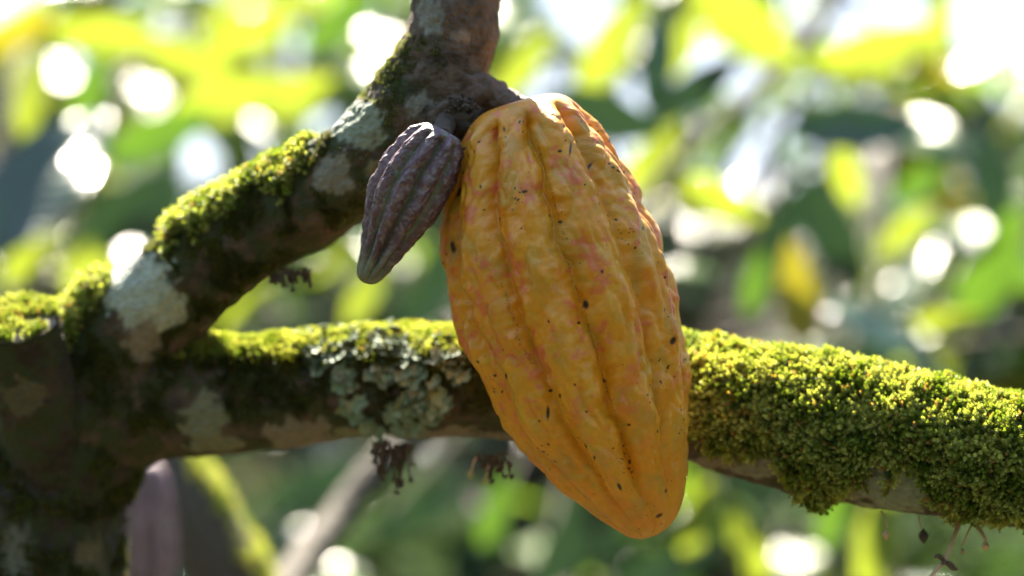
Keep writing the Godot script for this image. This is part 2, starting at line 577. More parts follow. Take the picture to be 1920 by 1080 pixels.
func lobe_mesh(seed_: int) -> ArrayMesh:
	# a scalloped lichen lobe: base at the origin, spreading to +X, upper side +Y, rim curling up; thin but with two sides
	var g := RandomNumberGenerator.new()
	g.seed = seed_
	var nu := 19
	var nv := 5
	var top := PackedVector3Array()
	var a0 := g.randf() * 6.0
	for j in nv:
		var t := j / (nv - 1.0)
		for i in nu:
			var a := lerpf(-1.9, 1.9, i / (nu - 1.0))
			var r := (0.62 + 0.38 * cos(a * 0.7)) * (1.0 + 0.16 * sin(a * 5.0 + a0) + 0.09 * sin(a * 9.0 + a0 * 2.0))
			top.append(Vector3(cos(a) * r * t, 0.34 * t * t * (0.6 + 0.4 * sin(a * 3.0 + a0)), sin(a) * r * t * 0.8))
	var n := grid_normals(top, nu, nv, false)
	if n[nu * 2 + 9].y < 0.0:
		for k in n.size(): n[k] = -n[k]
	var pos := top.duplicate()
	var nrm := n.duplicate()
	var idx := grid_index(nu, nv, false)
	var off := top.size()
	for k in off:
		pos.append(top[k] - n[k] * 0.06)
		nrm.append(-n[k])
	var more := grid_index(nu, nv, false)
	for k in range(0, more.size(), 3): idx.append_array([more[k] + off, more[k + 2] + off, more[k + 1] + off])
	for i in nu - 1:
		var a := (nv - 1) * nu + i
		idx.append_array([a, a + 1, a + off, a + 1, a + 1 + off, a + off])
	return mesh_of(pos, nrm, idx)

var bark_plain: StandardMaterial3D
var crusts := []   # [px, py, rx, ry, colour, salt]

# crust lichen: how much of which colour lies at p
func crust(p: Vector3, n_front: float, base: Color) -> Color:
	if n_front < -0.25: return base
	var q := to_px(p)
	for c in crusts:
		var dx: float = (q.x - c[0]) / c[2]
		var dy: float = (q.y - c[1]) / c[3]
		if dx * dx + dy * dy > 3.0: continue
		var e := sqrt(dx * dx + dy * dy) + 0.42 * n_mid.get_noise_3dv(p * 8.0 + Vector3(c[5], 0, 0)) + 0.28 * n_fine.get_noise_3dv(p * 110.0)
		var k := smoothstep(1.02, 0.82, e + 0.16 * n_fine.get_noise_3dv(p * 420.0))
		if k > 0.0:
			var tone := 1.0 + 0.22 * n_fine.get_noise_3dv(p * 260.0) + 0.25 * n_mid.get_noise_3dv(p * 16.0)
			base = base.lerp((c[4] as Color) * tone, k)
	return base

func _ready() -> void:
	# ------------------------------------------------ camera, sky, sun, exposure
	var cam := Camera3D.new()
	cam.name = "camera"
	add_child(cam)
	var at := CameraAttributesPhysical.new()
	at.frustum_focal_length = 96.0
	at.exposure_aperture = 4.9
	at.frustum_focus_distance = 0.965
	at.frustum_near = 0.05
	at.frustum_far = 600.0
	cam.attributes = at
	cam.position = Vector3(0, EYE_Y, 1.0)
	cam.keep_aspect = Camera3D.KEEP_HEIGHT
	cam.fov = 2.0 * rad_to_deg(atan(0.125))
	cam.near = 0.05
	cam.far = 600.0
	cam.current = true
	var we := WorldEnvironment.new()
	we.name = "environment"
	var env := Environment.new()
	env.background_mode = Environment.BG_SKY
	var sky := ProceduralSkyMaterial.new()
	sky.sky_top_color = Color(0.62, 0.72, 0.86)
	sky.sky_horizon_color = Color(0.93, 0.96, 1.0)
	sky.sky_curve = 0.15
	sky.ground_bottom_color = Color(0.16, 0.18, 0.10)
	sky.ground_horizon_color = Color(0.30, 0.34, 0.22)
	env.background_energy_multiplier = 0.27
	var sk := Sky.new()
	sk.sky_material = sky
	env.sky = sk
	env.tonemap_mode = Environment.TONE_MAPPER_LINEAR
	env.tonemap_exposure = 9.2
	env.sdfgi_enabled = true
	env.ssao_enabled = true
	env.ssil_enabled = true
	we.environment = env
	add_child(we)
	var sun := DirectionalLight3D.new()
	sun.name = "sun"
	sun.light_energy = 1.6
	sun.light_angular_distance = 0.5
	sun.light_color = Color(1.0, 0.96, 0.88)
	sun.shadow_enabled = true
	add_child(sun)
	sun.look_at_from_position(SUN * 10.0, Vector3.ZERO, Vector3.UP)

	n_lump.seed = 5; n_lump.frequency = 1.0; n_lump.fractal_type = FastNoiseLite.FRACTAL_NONE; n_lump.noise_type = FastNoiseLite.TYPE_SIMPLEX_SMOOTH
	n_fine.seed = 9; n_fine.frequency = 1.0; n_fine.fractal_type = FastNoiseLite.FRACTAL_FBM; n_fine.fractal_octaves = 2; n_fine.noise_type = FastNoiseLite.TYPE_SIMPLEX_SMOOTH
	n_mid.seed = 21; n_mid.frequency = 14.0; n_mid.fractal_type = FastNoiseLite.FRACTAL_FBM; n_mid.fractal_octaves = 3; n_mid.noise_type = FastNoiseLite.TYPE_SIMPLEX_SMOOTH

	make_materials()
	make_ground()
	make_background()
	make_main_tree()
	make_pods()
	make_small_growth()

var mats := {}
func make_materials() -> void:
	var bark_noise := noise_tex(0.02, 5, 512)
	bark_plain = relief(mat(Color(0.050, 0.041, 0.032), 0.9), bark_noise, 6.0, 0.5)
	var b := mat(Color.WHITE, 0.88, true)
	mats.bark = relief(b, bark_noise, 26.0, 0.16)
	var veins := vein_texture()
	# leaf kinds: name, colour of the blade, share of light let through, roughness
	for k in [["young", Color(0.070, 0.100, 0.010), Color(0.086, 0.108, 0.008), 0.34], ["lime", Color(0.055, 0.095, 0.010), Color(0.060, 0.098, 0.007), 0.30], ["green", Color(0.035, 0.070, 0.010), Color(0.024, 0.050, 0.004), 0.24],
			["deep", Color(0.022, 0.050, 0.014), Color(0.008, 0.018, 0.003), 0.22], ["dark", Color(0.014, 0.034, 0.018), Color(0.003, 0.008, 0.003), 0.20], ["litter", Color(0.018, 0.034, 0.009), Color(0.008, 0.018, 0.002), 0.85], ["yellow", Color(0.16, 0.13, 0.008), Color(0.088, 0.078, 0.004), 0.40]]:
		var m := mat(k[1], k[3])
		if k[0] == "litter": m.metallic_specular = 0.15
		m.backlight_enabled = true
		m.backlight = (k[2] * 2.0).linear_to_srgb()
		m.heightmap_enabled = true
		m.heightmap_texture = veins
		m.heightmap_scale = 0.25
		leaf_mats[k[0]] = m
	for k in [[1, 0.12, 0.10, 0.17], [2, 0.25, 0.22, 0.19], [3, 0.38, 0.06, 0.155], [4, 0.05, 0.30, 0.18]]:
		leaf_meshes.append(leaf_mesh(k[0], k[1], k[2], k[3]))
	var moss := mat(Color.WHITE, 0.55, true)
	moss.backlight_enabled = true
	moss.backlight = Color(1.0, 1.0, 0.6)
	mats.moss = moss
	mats.lichen = relief(mat(Color(0.165, 0.215, 0.145), 0.75), noise_tex(0.03, 4, 256), 60.0, 0.05)
	mats.lichen_pale = relief(mat(Color(0.24, 0.29, 0.215), 0.7), noise_tex(0.03, 4, 256), 60.0, 0.05)
	mats.lichen_dark = relief(mat(Color(0.11, 0.135, 0.08), 0.8), noise_tex(0.03, 4, 256), 60.0, 0.05)
	mats.twig = relief(mat(Color(0.10, 0.058, 0.045), 0.8), bark_noise, 40.0, 0.05)
	mats.stalk = mat(Color(0.45, 0.30, 0.20), 0.55)
	mats.bud = mat(Color(0.26, 0.23, 0.10), 0.5)
	mats.dry = mat(Color(0.050, 0.034, 0.027), 0.85)

func make_ground() -> void:
	var nu := 61
	var nv := 61
	var pos := PackedVector3Array()
	for j in nv:
		for i in nu:
			var x := (i / 30.0 - 1.0)
			var z := (j / 30.0 - 1.0)
			var wx := signf(x) * pow(absf(x), 3.0) * 250.0
			var wz := signf(z) * pow(absf(z), 3.0) * 250.0
			pos.append(Vector3(wx, 0.05 * n_mid.get_noise_2d(wx * 0.05, wz * 0.05) - 0.02, wz))
	var nrm := grid_normals(pos, nu, nv, false)
	if nrm[900].y < 0.0:
		for k in nrm.size(): nrm[k] = -nrm[k]
	var m := StandardMaterial3D.new()
	var t := noise_tex(0.012, 5, 512)
	var ramp := Gradient.new()
	ramp.set_color(0, Color(0.030, 0.022, 0.014).linear_to_srgb())
	ramp.set_color(1, Color(0.045, 0.060, 0.018).linear_to_srgb())
	ramp.add_point(0.5, Color(0.050, 0.036, 0.020).linear_to_srgb())
	t.color_ramp = ramp
	m.albedo_texture = t
	m.roughness = 0.95
	m.metallic_specular = 0.15
	m.uv1_triplanar = true
	m.uv1_world_triplanar = true
	m.uv1_scale = Vector3.ONE * 0.6
	var o := inst("ground", mesh_of(pos, nrm, grid_index(nu, nv, false)), m)
	o.set_meta("kind", "structure")

var tree_sites := {}

func make_background() -> void:
	var mixed := ["young", "lime", "green", "deep", "dark", "green", "lime", "deep", "yellow"]
	var bright := ["young", "young", "lime", "lime", "green", "deep"]
	var deep := ["dark", "deep", "green", "lime", "deep"]
	var t1 := grow_tree("small leafy cacao tree in bright sun behind the mossy upper branch", Vector3(-1.25, 0, -3.6), 1.15, 1.0, 1.0, 460, 11, bright)
	var t2 := grow_tree("cacao tree with mixed yellow and green leaves right of the ripe pod", Vector3(1.35, 0, -3.9), 1.0, 1.15, 1.1, 460, 12, mixed)
	var t3 := grow_tree("dark leaved cacao tree directly behind the ripe pod", Vector3(0.15, 0, -5.4), 0.9, 1.2, 1.2, 560, 13, deep)
	grow_tree("tall cacao tree far behind the left end of the branches", Vector3(-1.9, 0, -6.3), 1.1, 1.5, 1.7, 640, 14, bright)
	grow_tree("cacao tree far behind the right end of the mossy branch", Vector3(2.0, 0, -6.8), 1.0, 1.4, 1.6, 520, 15, mixed)
	grow_tree("distant cacao tree seen between the ripe pod and the right edge", Vector3(0.9, 0, -8.6), 1.0, 1.6, 1.9, 540, 16, mixed)
	grow_tree("distant cacao tree behind the small purple pod", Vector3(-0.9, 0, -9.0), 1.0, 1.6, 1.9, 700, 17, deep)
	grow_tree("low dark cacao sapling behind the fork of the trunk", Vector3(-1.0, 0, -4.6), 0.35, 0.9, 0.6, 300, 18, deep, 5)
	grow_tree("low cacao sapling below the ripe pod in the background", Vector3(0.1, 0, -4.2), 0.3, 0.9, 0.55, 300, 19, deep, 5)
	grow_tree("low bright cacao sapling under the right end of the branch", Vector3(1.1, 0, -4.4), 0.35, 0.9, 0.6, 300, 20, mixed, 5)
	# leaves read from the photograph: [px, py, depth, length px, angle, kind, normal]
	var flat := Vector3(0.1, -0.3, 1.0)
	var shine := Vector3(0.0, 0.86, 0.52)
	var grey := Vector3(0.05, 0.42, 0.9)
	var g := RandomNumberGenerator.new()
	g.seed = 61
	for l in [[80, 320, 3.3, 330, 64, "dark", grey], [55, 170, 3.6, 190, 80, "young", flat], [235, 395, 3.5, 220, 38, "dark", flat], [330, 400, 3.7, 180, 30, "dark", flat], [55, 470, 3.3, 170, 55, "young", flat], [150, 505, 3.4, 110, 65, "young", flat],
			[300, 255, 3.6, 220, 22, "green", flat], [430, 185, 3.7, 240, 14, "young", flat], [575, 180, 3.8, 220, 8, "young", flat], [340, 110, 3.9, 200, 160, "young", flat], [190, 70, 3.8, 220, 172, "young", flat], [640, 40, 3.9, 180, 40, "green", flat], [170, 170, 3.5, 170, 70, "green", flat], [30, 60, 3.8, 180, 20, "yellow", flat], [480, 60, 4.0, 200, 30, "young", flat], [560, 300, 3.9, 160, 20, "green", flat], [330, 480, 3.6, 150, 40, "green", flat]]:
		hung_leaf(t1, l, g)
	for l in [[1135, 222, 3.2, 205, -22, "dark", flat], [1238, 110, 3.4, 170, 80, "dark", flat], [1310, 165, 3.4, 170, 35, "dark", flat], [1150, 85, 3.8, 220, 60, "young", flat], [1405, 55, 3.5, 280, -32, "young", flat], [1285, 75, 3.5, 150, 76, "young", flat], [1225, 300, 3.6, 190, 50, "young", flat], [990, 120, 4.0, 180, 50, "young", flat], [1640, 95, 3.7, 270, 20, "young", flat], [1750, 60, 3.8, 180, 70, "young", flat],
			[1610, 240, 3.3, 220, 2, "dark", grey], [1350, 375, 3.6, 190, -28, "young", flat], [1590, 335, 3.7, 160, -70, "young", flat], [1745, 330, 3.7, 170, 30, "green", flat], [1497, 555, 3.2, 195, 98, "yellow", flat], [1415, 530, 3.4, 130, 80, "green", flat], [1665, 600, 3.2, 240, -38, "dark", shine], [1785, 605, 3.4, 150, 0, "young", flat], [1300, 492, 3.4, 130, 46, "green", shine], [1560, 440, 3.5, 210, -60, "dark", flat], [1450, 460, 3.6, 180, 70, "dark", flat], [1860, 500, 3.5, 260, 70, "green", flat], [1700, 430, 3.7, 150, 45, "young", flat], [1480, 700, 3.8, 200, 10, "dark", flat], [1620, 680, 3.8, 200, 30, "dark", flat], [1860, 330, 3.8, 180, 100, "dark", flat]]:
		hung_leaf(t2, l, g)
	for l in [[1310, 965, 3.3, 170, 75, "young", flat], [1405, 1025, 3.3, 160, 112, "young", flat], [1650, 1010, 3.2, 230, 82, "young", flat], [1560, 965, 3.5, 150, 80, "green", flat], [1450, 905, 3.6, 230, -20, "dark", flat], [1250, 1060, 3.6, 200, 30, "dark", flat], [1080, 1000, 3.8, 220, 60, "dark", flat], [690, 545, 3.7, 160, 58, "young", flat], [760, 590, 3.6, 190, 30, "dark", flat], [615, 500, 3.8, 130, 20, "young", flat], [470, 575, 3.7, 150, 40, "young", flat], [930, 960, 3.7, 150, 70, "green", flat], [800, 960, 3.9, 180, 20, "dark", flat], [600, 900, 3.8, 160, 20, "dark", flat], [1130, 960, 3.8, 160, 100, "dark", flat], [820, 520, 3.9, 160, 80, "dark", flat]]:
		hung_leaf(t3, l, g)
	# dark bough crossing the upper right of the picture
	var bough := px_rows([[1180, 400, -1.9, 12], [1260, 320, -1.95, 14], [1350, 225, -2.0, 15], [1460, 130, -2.1, 16], [1560, 20, -2.2, 17], [1680, -160, -2.4, 18]])
	var rows := []
	for r in bough: rows.append([r[0] - t2.position.x, r[1] - t2.position.y, r[2] - t2.position.z, r[3]])
	rows.append([tree_sites[t2][10][0].x, tree_sites[t2][10][0].y + 0.3, tree_sites[t2][10][0].z, 0.02])
	rows.append([tree_sites[t2][0][0].x, tree_sites[t2][0][0].y, tree_sites[t2][0][0].z, 0.03])
	inst("limb", limb_mesh(rows, 10, 40), bark_plain, t2)

	# the second trunk close behind the first, with its own limb and moss
	var second := thing("cacao_tree", "blurred grey brown cacao trunk close behind, at the lower left", "tree", P(430, 540, -0.75) * Vector3(1, 0, 1))
	var r2 := px_rows([[250, 700, -0.80, 40], [325, 870, -0.76, 48], [372, 965, -0.74, 62], [415, 1060, -0.74, 72], [440, 1160, -0.74, 76], [450, 1600, -0.76, 84], [440, 4200, -0.76, 120]])
	var r3 := px_rows([[445, 1350, -0.76, 50], [540, 1100, -0.95, 36], [625, 985, -1.05, 32], [705, 880, -1.1, 30], [820, 790, -1.15, 27], [1080, 740, -1.2, 22], [1300, 800, -1.2, 12]])
	var k := 0
	for r in [r2, r3]:
		var o := inst(["trunk", "limb"][k], limb_mesh(r, 24, 60), bark_plain, second)
		o.position = -second.position
		k += 1
	var side := tube(r2, 40, 120)
	skin(side, func(_j, _phi, _p): return 0.0)
	var data := moss_on(side, 16000, func(q, phi, p): return 0.0 if q.y > 1300.0 else smoothstep(62.0, 40.0, absf(phi)) * smoothstep(-0.3, 0.1, n_mid.get_noise_3dv(p * 1.5)), func(_q): return 0.008, moss_green, 71, 0.1, 0.0, 0.3)
	moss_thing("moss_cushion", "sunlit yellow moss on the blurred trunk at the lower left", data, shoot_mesh(4, 8, 1.1, 0.5), mats.moss)

	# leafy plants covering the ground between the trees
	g.seed = 303
	var low_where := []
	for n in 14000:
		var z := g.randf_range(-13.0, -2.6)
		var half := 0.8 - z * 0.8
		var p := Vector3(g.randf_range(-half, half), 0.05 + 0.55 * g.randf() * g.randf(), z)
		var d := Vector3(g.randf_range(-1, 1), g.randf_range(-0.3, 0.7), g.randf_range(-1, 1)).normalized()
		low_where.append(Transform3D(leaf_basis(d, Vector3(g.randf_range(-0.5, 0.5), 1, g.randf_range(-0.5, 0.5)), g.randf_range(0.15, 0.32)), p))
	tag(many("ground_cover", leaf_meshes[1], leaf_mats["litter"], low_where, []), "green leafy plants covering the ground under the cacao trees", "ground cover")
	# unseen foliage added behind the photographer, shading the pods from the open sky there
	g.seed = 305
	var around := []
	for n in 6500:
		var p := Vector3(g.randf_range(-6.0, 6.0), g.randf_range(0.2, 5.0), g.randf_range(2.6, 6.0))
		var d := Vector3(g.randf_range(-1, 1), g.randf_range(-1, 0.3), g.randf_range(-1, 1)).normalized()
		around.append(Transform3D(leaf_basis(d, Vector3(g.randf_range(-0.6, 0.6), 1, g.randf_range(-0.6, 0.6)), g.randf_range(0.25, 0.45)), p))
	for n in 9000:
		var z := g.randf_range(-10.0, 2.6)
		var inner := 1.3 + 0.32 * maxf(0.0, 1.0 - z)
		var p := Vector3((inner + 5.0 * g.randf()) * (1.0 if g.randf() < 0.5 else -1.0), g.randf_range(0.1, 4.2), z)
		var d := Vector3(g.randf_range(-1, 1), g.randf_range(-1, 0.3), g.randf_range(-1, 1)).normalized()
		around.append(Transform3D(leaf_basis(d, Vector3(g.randf_range(-0.6, 0.6), 1, g.randf_range(-0.6, 0.6)), g.randf_range(0.25, 0.40)), p))
	tag(many("added_cacao_foliage", leaf_meshes[0], leaf_mats["green"], around, []), "green cacao foliage all round the clearing, added out of view to shade the pods", "foliage")
	# far wood, one mass
	g.seed = 404
	var where := []
	for n in 18000:
		var z := g.randf_range(-22.0, -13.0)
		var half := -z * 0.9
		var x := g.randf_range(-half, half)
		var h := 2.0 + 0.9 * n_mid.get_noise_2d(x * 0.03, z * 0.01)
		var y := pow(g.randf(), 0.8) * h
		var d := Vector3(g.randf_range(-1, 1), g.randf_range(-1, 0.2), g.randf_range(-1, 1)).normalized()
		where.append(Transform3D(leaf_basis(d, Vector3(g.randf_range(-0.5, 0.5), 1, g.randf_range(-0.5, 0.5)), g.randf_range(0.3, 0.5)), Vector3(x, y, z)))
	var o := many("far_undergrowth", leaf_meshes[0], leaf_mats["dark"], where, [])
	tag(o, "dark green undergrowth far behind the cacao trees", "undergrowth")

# a leaf of the photograph on a twig that runs to the nearest limb of its tree
func hung_leaf(tree: Node3D, l: Array, g: RandomNumberGenerator) -> void:
	if l[5] == "dark": l[3] *= 1.25
	var nrm: Vector3 = (l[6] + Vector3(g.randf_range(-0.15, 0.15), g.randf_range(-0.1, 0.1), 0))
	seen_leaf(tree, l[0], l[1], l[2] - 0.6, l[3], l[4], nrm, l[5], g)
	var o: Node3D = tree.get_child(tree.get_child_count() - 1)
	var a: Vector3 = o.position
	var best := Vector3.ZERO
	var far := 1e9
	for s in tree_sites[tree]:
		for p in s:
			if a.distance_to(p) < far:
				far = a.distance_to(p)
				best = p
	var m := a.lerp(best, 0.4) + Vector3(0, 0.03, -0.03)
	inst("twig", limb_mesh([[a.x, a.y, a.z, 0.0018], [m.x, m.y, m.z, 0.003], [best.x, best.y, best.z, 0.005]], 6, 8), bark_plain, tree)

# ---------------------------------------------------------------- the mossy cacao tree in front
var low: Dictionary     # lower branch
var upper: Dictionary   # upper branch
var stem: Dictionary    # trunk
var stub: Dictionary    # sawn stub

func wob(x: float, y: float) -> float:
	return n_mid.get_noise_2d(x * 0.0009, y * 0.0009)

# moss cover of the lower branch right of the ripe pod
func cushion(q: Vector2, phi: float) -> float:
	if q.x < 1180.0: return 0.0
	var edge := 126.0
	var table := [[1180, 118], [1300, 120], [1420, 118], [1490, 140], [1530, 150], [1575, 128], [1620, 112], [1700, 108], [1750, 126], [1850, 150], [2000, 140], [2400, 110]]
	for k in table.size() - 1:
		if q.x >= table[k][0] and q.x <= table[k + 1][0]: edge = lerpf(table[k][1], table[k + 1][1], smoothstep(table[k][0], table[k + 1][0], q.x))
	edge += 34.0 * wob(q.x, 40.0 + q.y * 0.3)
	return smoothstep(edge + 9.0, edge - 9.0, phi) * smoothstep(-120.0, -95.0, phi) * smoothstep(1180.0, 1230.0, q.x)

# thinner moss on the left part of the lower branch
func left_moss(q: Vector2, phi: float) -> float:
	if q.x > 1240.0 or q.x < 300.0: return 0.0
	var edge := 44.0 + 40.0 * wob(q.x, 7.0)
	if q.x > 560.0 and q.x < 830.0: edge = 28.0 + 40.0 * wob(q.x, 7.0)
	if q.x > 800.0: edge = 88.0 + 30.0 * wob(q.x, 3.0)
	return smoothstep(edge + 10.0, edge - 10.0, phi) * smoothstep(-110.0, -90.0, phi)

func upper_moss(q: Vector2, phi: float) -> float:
	# top of the slope between the pale crust and the bend
	var a := smoothstep(300.0, 335.0, q.x) * smoothstep(612.0, 575.0, q.x)
	var edge := 52.0 + 40.0 * wob(q.x, 90.0)
	var b := smoothstep(95.0, 115.0, q.x) * smoothstep(215.0, 185.0, q.x) * smoothstep(700.0, 640.0, q.y)
	a = maxf(a, b)
	return a * smoothstep(edge + 10.0, edge - 14.0, phi) * smoothstep(-110.0, -85.0, phi)

func fillet(p: Vector3, others: Array) -> float:
	var joint := P(190, 730, -0.13)
	if p.distance_to(joint) > 0.11: return 0.0
	var best := 1.0
	for t in others:
		for j in range(0, t.nv, 6):
			best = minf(best, p.distance_to(t.c[j]) - t.r[j])
	var k := 1.0 - clampf(best / 0.022, 0, 1)
	return 0.0085 * k * k

func bark_color(p: Vector3, warm: float) -> Color:
	var a := n_mid.get_noise_3dv(p * 3.0)
	var b := n_fine.get_noise_3dv(p * 170.0)
	var c := Color(0.030, 0.021, 0.016).lerp(Color(0.080, 0.052, 0.040), clampf(0.5 + a * 1.2 + 0.5 * b, 0, 1))
	c = c.lerp(Color(0.115, 0.078, 0.064), warm * clampf(0.6 + a + b * 0.6, 0, 1))
	return c

func make_main_tree() -> void:
	var rows_low := px_rows([[150, 800, -0.14, 115], [300, 757, -0.13, 103], [400, 752, -0.125, 100], [560, 738, -0.118, 98], [700, 722, -0.110, 95], [900, 728, -0.098, 96], [1100, 735, -0.086, 98], [1300, 760, -0.068, 106], [1450, 794, -0.052, 116], [1600, 824, -0.037, 122], [1750, 852, -0.024, 116], [1920, 878, -0.012, 110], [2250, 915, 0.008, 104], [2900, 930, 0.03, 84], [3900, 840, 0.0, 66]])
	var rows_up := px_rows([[110, 860, -0.145, 105], [150, 745, -0.135, 108], [232, 620, -0.122, 100], [345, 527, -0.108, 93], [485, 428, -0.085, 88], [612, 360, -0.062, 84], [738, 258, -0.042, 96], [812, 155, -0.036, 92], [848, 45, -0.036, 85], [862, -80, -0.04, 82], [885, -400, -0.06, 80], [960, -1100, -0.12, 70], [1000, -2000, -0.2, 50]])
	var rows_stem := px_rows([[150, 690, -0.14, 60], [118, 760, -0.14, 118], [98, 880, -0.14, 132], [86, 1080, -0.14, 142], [70, 1400, -0.15, 150], [60, 2600, -0.18, 175], [60, 4500, -0.2, 215], [60, 6900, -0.2, 300]])
	low = tube(rows_low, 230, 620)
	upper = tube(rows_up, 230, 420)
	stem = tube(rows_stem, 150, 420)
	stub = tube(px_rows([[120, 900, -0.125, 70], [78, 790, -0.108, 78], [48, 690, -0.092, 80], [30, 606, -0.080, 82]]), 140, 110)

	skin(low, func(j, phi, p):
		var q := to_px(p)
		var d := rad_to_deg(phi)
		if d > 180.0: d -= 360.0
		var h: float = 0.0022 * n_mid.get_noise_3dv(p * 2.0) + 0.0007 * n_fine.get_noise_3dv(p * 150.0)
		var c := cushion(q, d)
		if c > 0.0: h += c * (0.0042 + 0.0032 * n_mid.get_noise_3dv(p * 4.0) + 0.0018 * n_fine.get_noise_3dv(p * 130.0))
		var l := left_moss(q, d)
		if l > 0.0: h += l * (0.0022 + 0.0020 * n_mid.get_noise_3dv(p * 4.5))
		return h + fillet(p, [upper, stem]))
	skin(upper, func(j, phi, p):
		var q := to_px(p)
		var d := rad_to_deg(phi)
		if d > 180.0: d -= 360.0
		var h: float = 0.0022 * n_mid.get_noise_3dv(p * 2.2) + 0.0008 * n_fine.get_noise_3dv(p * 160.0)
		h += upper_moss(q, d) * (0.003 + 0.003 * n_mid.get_noise_3dv(p * 4.5))
		# scar ring and flower cushion at the bend
		h += 0.0055 * exp(-pow(q.distance_to(Vector2(862, 215)) / 56.0, 2.0)) * (1.0 if sin(phi) > -0.2 else 0.0)
		if q.y < 220.0: h += 0.0013 * n_fine.get_noise_3dv(p * Vector3(60, 220, 60))
		return h + fillet(p, [low, stem]))
	skin(stem, func(j, phi, p): return 0.0045 * n_mid.get_noise_3dv(p * 1.6) + 0.001 * n_fine.get_noise_3dv(p * 140.0) + fillet(p, [low, upper]))
	skin(stub, func(j, phi, p): return 0.0018 * n_mid.get_noise_3dv(p * 2.4) + 0.0007 * n_fine.get_noise_3dv(p * 150.0))

	var pale := Color(0.30, 0.32, 0.29)
	var cream := Color(0.145, 0.145, 0.100)
	var pinkish := Color(0.165, 0.135, 0.112)
	var grey := Color(0.17, 0.16, 0.145)
	var mint := Color(0.18, 0.205, 0.165)
	crusts = [[262, 548, 72, 72, pale, 1], [300, 575, 52, 45, pale, 2], [268, 640, 34, 38, pinkish, 3], [382, 790, 44, 62, cream, 4], [418, 832, 36, 16, cream, 5],
		[560, 818, 66, 38, pinkish, 6], [672, 826, 44, 30, cream, 7], [775, 818, 50, 22, mint, 8], [850, 818, 56, 20, pinkish, 9], [930, 830, 50, 22, pinkish, 10],
		[1440, 878, 90, 18, grey, 11], [1600, 915, 78, 30, grey, 12], [1680, 915, 62, 58, mint, 13], [1340, 868, 60, 12, pinkish, 14],
		[672, 235, 48, 46, mint, 15], [628, 330, 40, 44, grey, 16], [790, 200, 30, 26, grey, 17], [700, 315, 16, 18, cream, 18], [815, 40, 22, 34, grey, 19], [795, 20, 14, 40, grey, 20], [868, 70, 22, 12, Color(0.2, 0.15, 0.13), 21],
		[45, 745, 42, 36, Color(0.075, 0.066, 0.045), 22], [28, 1045, 44, 60, Color(0.10, 0.095, 0.075), 23], [170, 1045, 30, 34, Color(0.085, 0.07, 0.04), 24], [915, 165, 16, 24, pinkish, 25]]

	var cols := {}
	for part in [["low", low], ["upper", upper], ["stem", stem], ["stub", stub]]:
		var t: Dictionary = part[1]
		var col := PackedColorArray()
		col.resize(t.nu * t.nv)
		for j in t.nv:
			for i in t.nu:
				var p: Vector3 = t.pos[j * t.nu + i]
				var n: Vector3 = t.nrm[j * t.nu + i]
				var q := to_px(p)
				var d: float = 360.0 * i / t.nu
				if d > 180.0: d -= 360.0
				var warm := 0.0
				if part[0] == "upper": warm = smoothstep(240.0, 120.0, q.y) * 0.9
				var c := bark_color(p, maxf(warm, 0.25))
				var film := n_mid.get_noise_3dv(p * 4.0 + Vector3(5, 5, 5)) + 0.4 * n_fine.get_noise_3dv(p * 90.0)
				var algae := 0.0
				if part[0] == "low": algae = smoothstep(-0.25, 0.1, film) if q.x < 1000.0 else smoothstep(0.0, 0.3, film)
				elif part[0] == "upper": algae = smoothstep(-0.15, 0.2, film + 0.1) * smoothstep(190.0, 260.0, q.y) + smoothstep(0.0, 0.25, film) * smoothstep(830.0, 760.0, q.x) * smoothstep(60.0, 120.0, q.y)
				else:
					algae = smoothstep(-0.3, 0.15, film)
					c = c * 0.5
				c = c.lerp(Color(0.022, 0.032, 0.008), 0.85 * clampf(algae, 0, 1))
				c = crust(p, n.z, c)
				var m := 0.0
				if part[0] == "low": m = maxf(cushion(q, d), left_moss(q, d))
				elif part[0] == "upper": m = upper_moss(q, d)
				if m > 0.0: c = c.lerp(Color(0.030, 0.045, 0.006), m)
				col[j * t.nu + i] = c
		cols[part[0]] = col

	var base: Vector3 = stem.c[stem.nv - 1]
	var tree := thing("cacao_tree", "mossy cacao trunk forking into two thick branches in front", "tree", Vector3(base.x, 0, base.z))
	for part in [["trunk", stem, "stem"], ["branch", upper, "upper"], ["branch", low, "low"], ["cut_stub", stub, "stub"]]:
		var o := inst(part[0], tube_mesh(part[1], cols[part[2]]), mats.bark, tree)
		o.position = -tree.position
		if part[2] == "upper": o.set_meta("label", "branch rising to the right and bending upward above the pods")
		if part[2] == "low": o.set_meta("label", "level mossy branch passing behind the ripe pod")
		if part[2] == "stub": o.set_meta("label", "short sawn stub with a mossy cut face")
	# knobbly flower cushion from which both pods hang
	var knob := tube(px_rows([[790, 218, -0.040, 20], [812, 226, -0.026, 44], [842, 232, -0.017, 50], [866, 226, -0.018, 46], [884, 214, -0.022, 34], [896, 204, -0.022, 10]]), 90, 70)
	skin(knob, func(_j, _phi, p): return 0.0035 * n_mid.get_noise_3dv(p * 6.0) + 0.0016 * n_fine.get_noise_3dv(p * 260.0))
	var knob_col := PackedColorArray()
	for p in knob.pos: knob_col.append(bark_color(p, 0.5))
	inst("flower_cushion", tube_mesh(knob, knob_col), mats.bark, tree).position = -tree.position
	# sawn face of the stub with its raised bark rim
	var face := SurfaceTool.new()
	face.begin(Mesh.PRIMITIVE_TRIANGLES)
	var last: int = stub.nv - 1
	var mid: Vector3 = stub.c[last]
	var axis: Vector3 = (stub.c[last] - stub.c[last - 1]).normalized()
	var rings := 9
	var pts := PackedVector3Array()
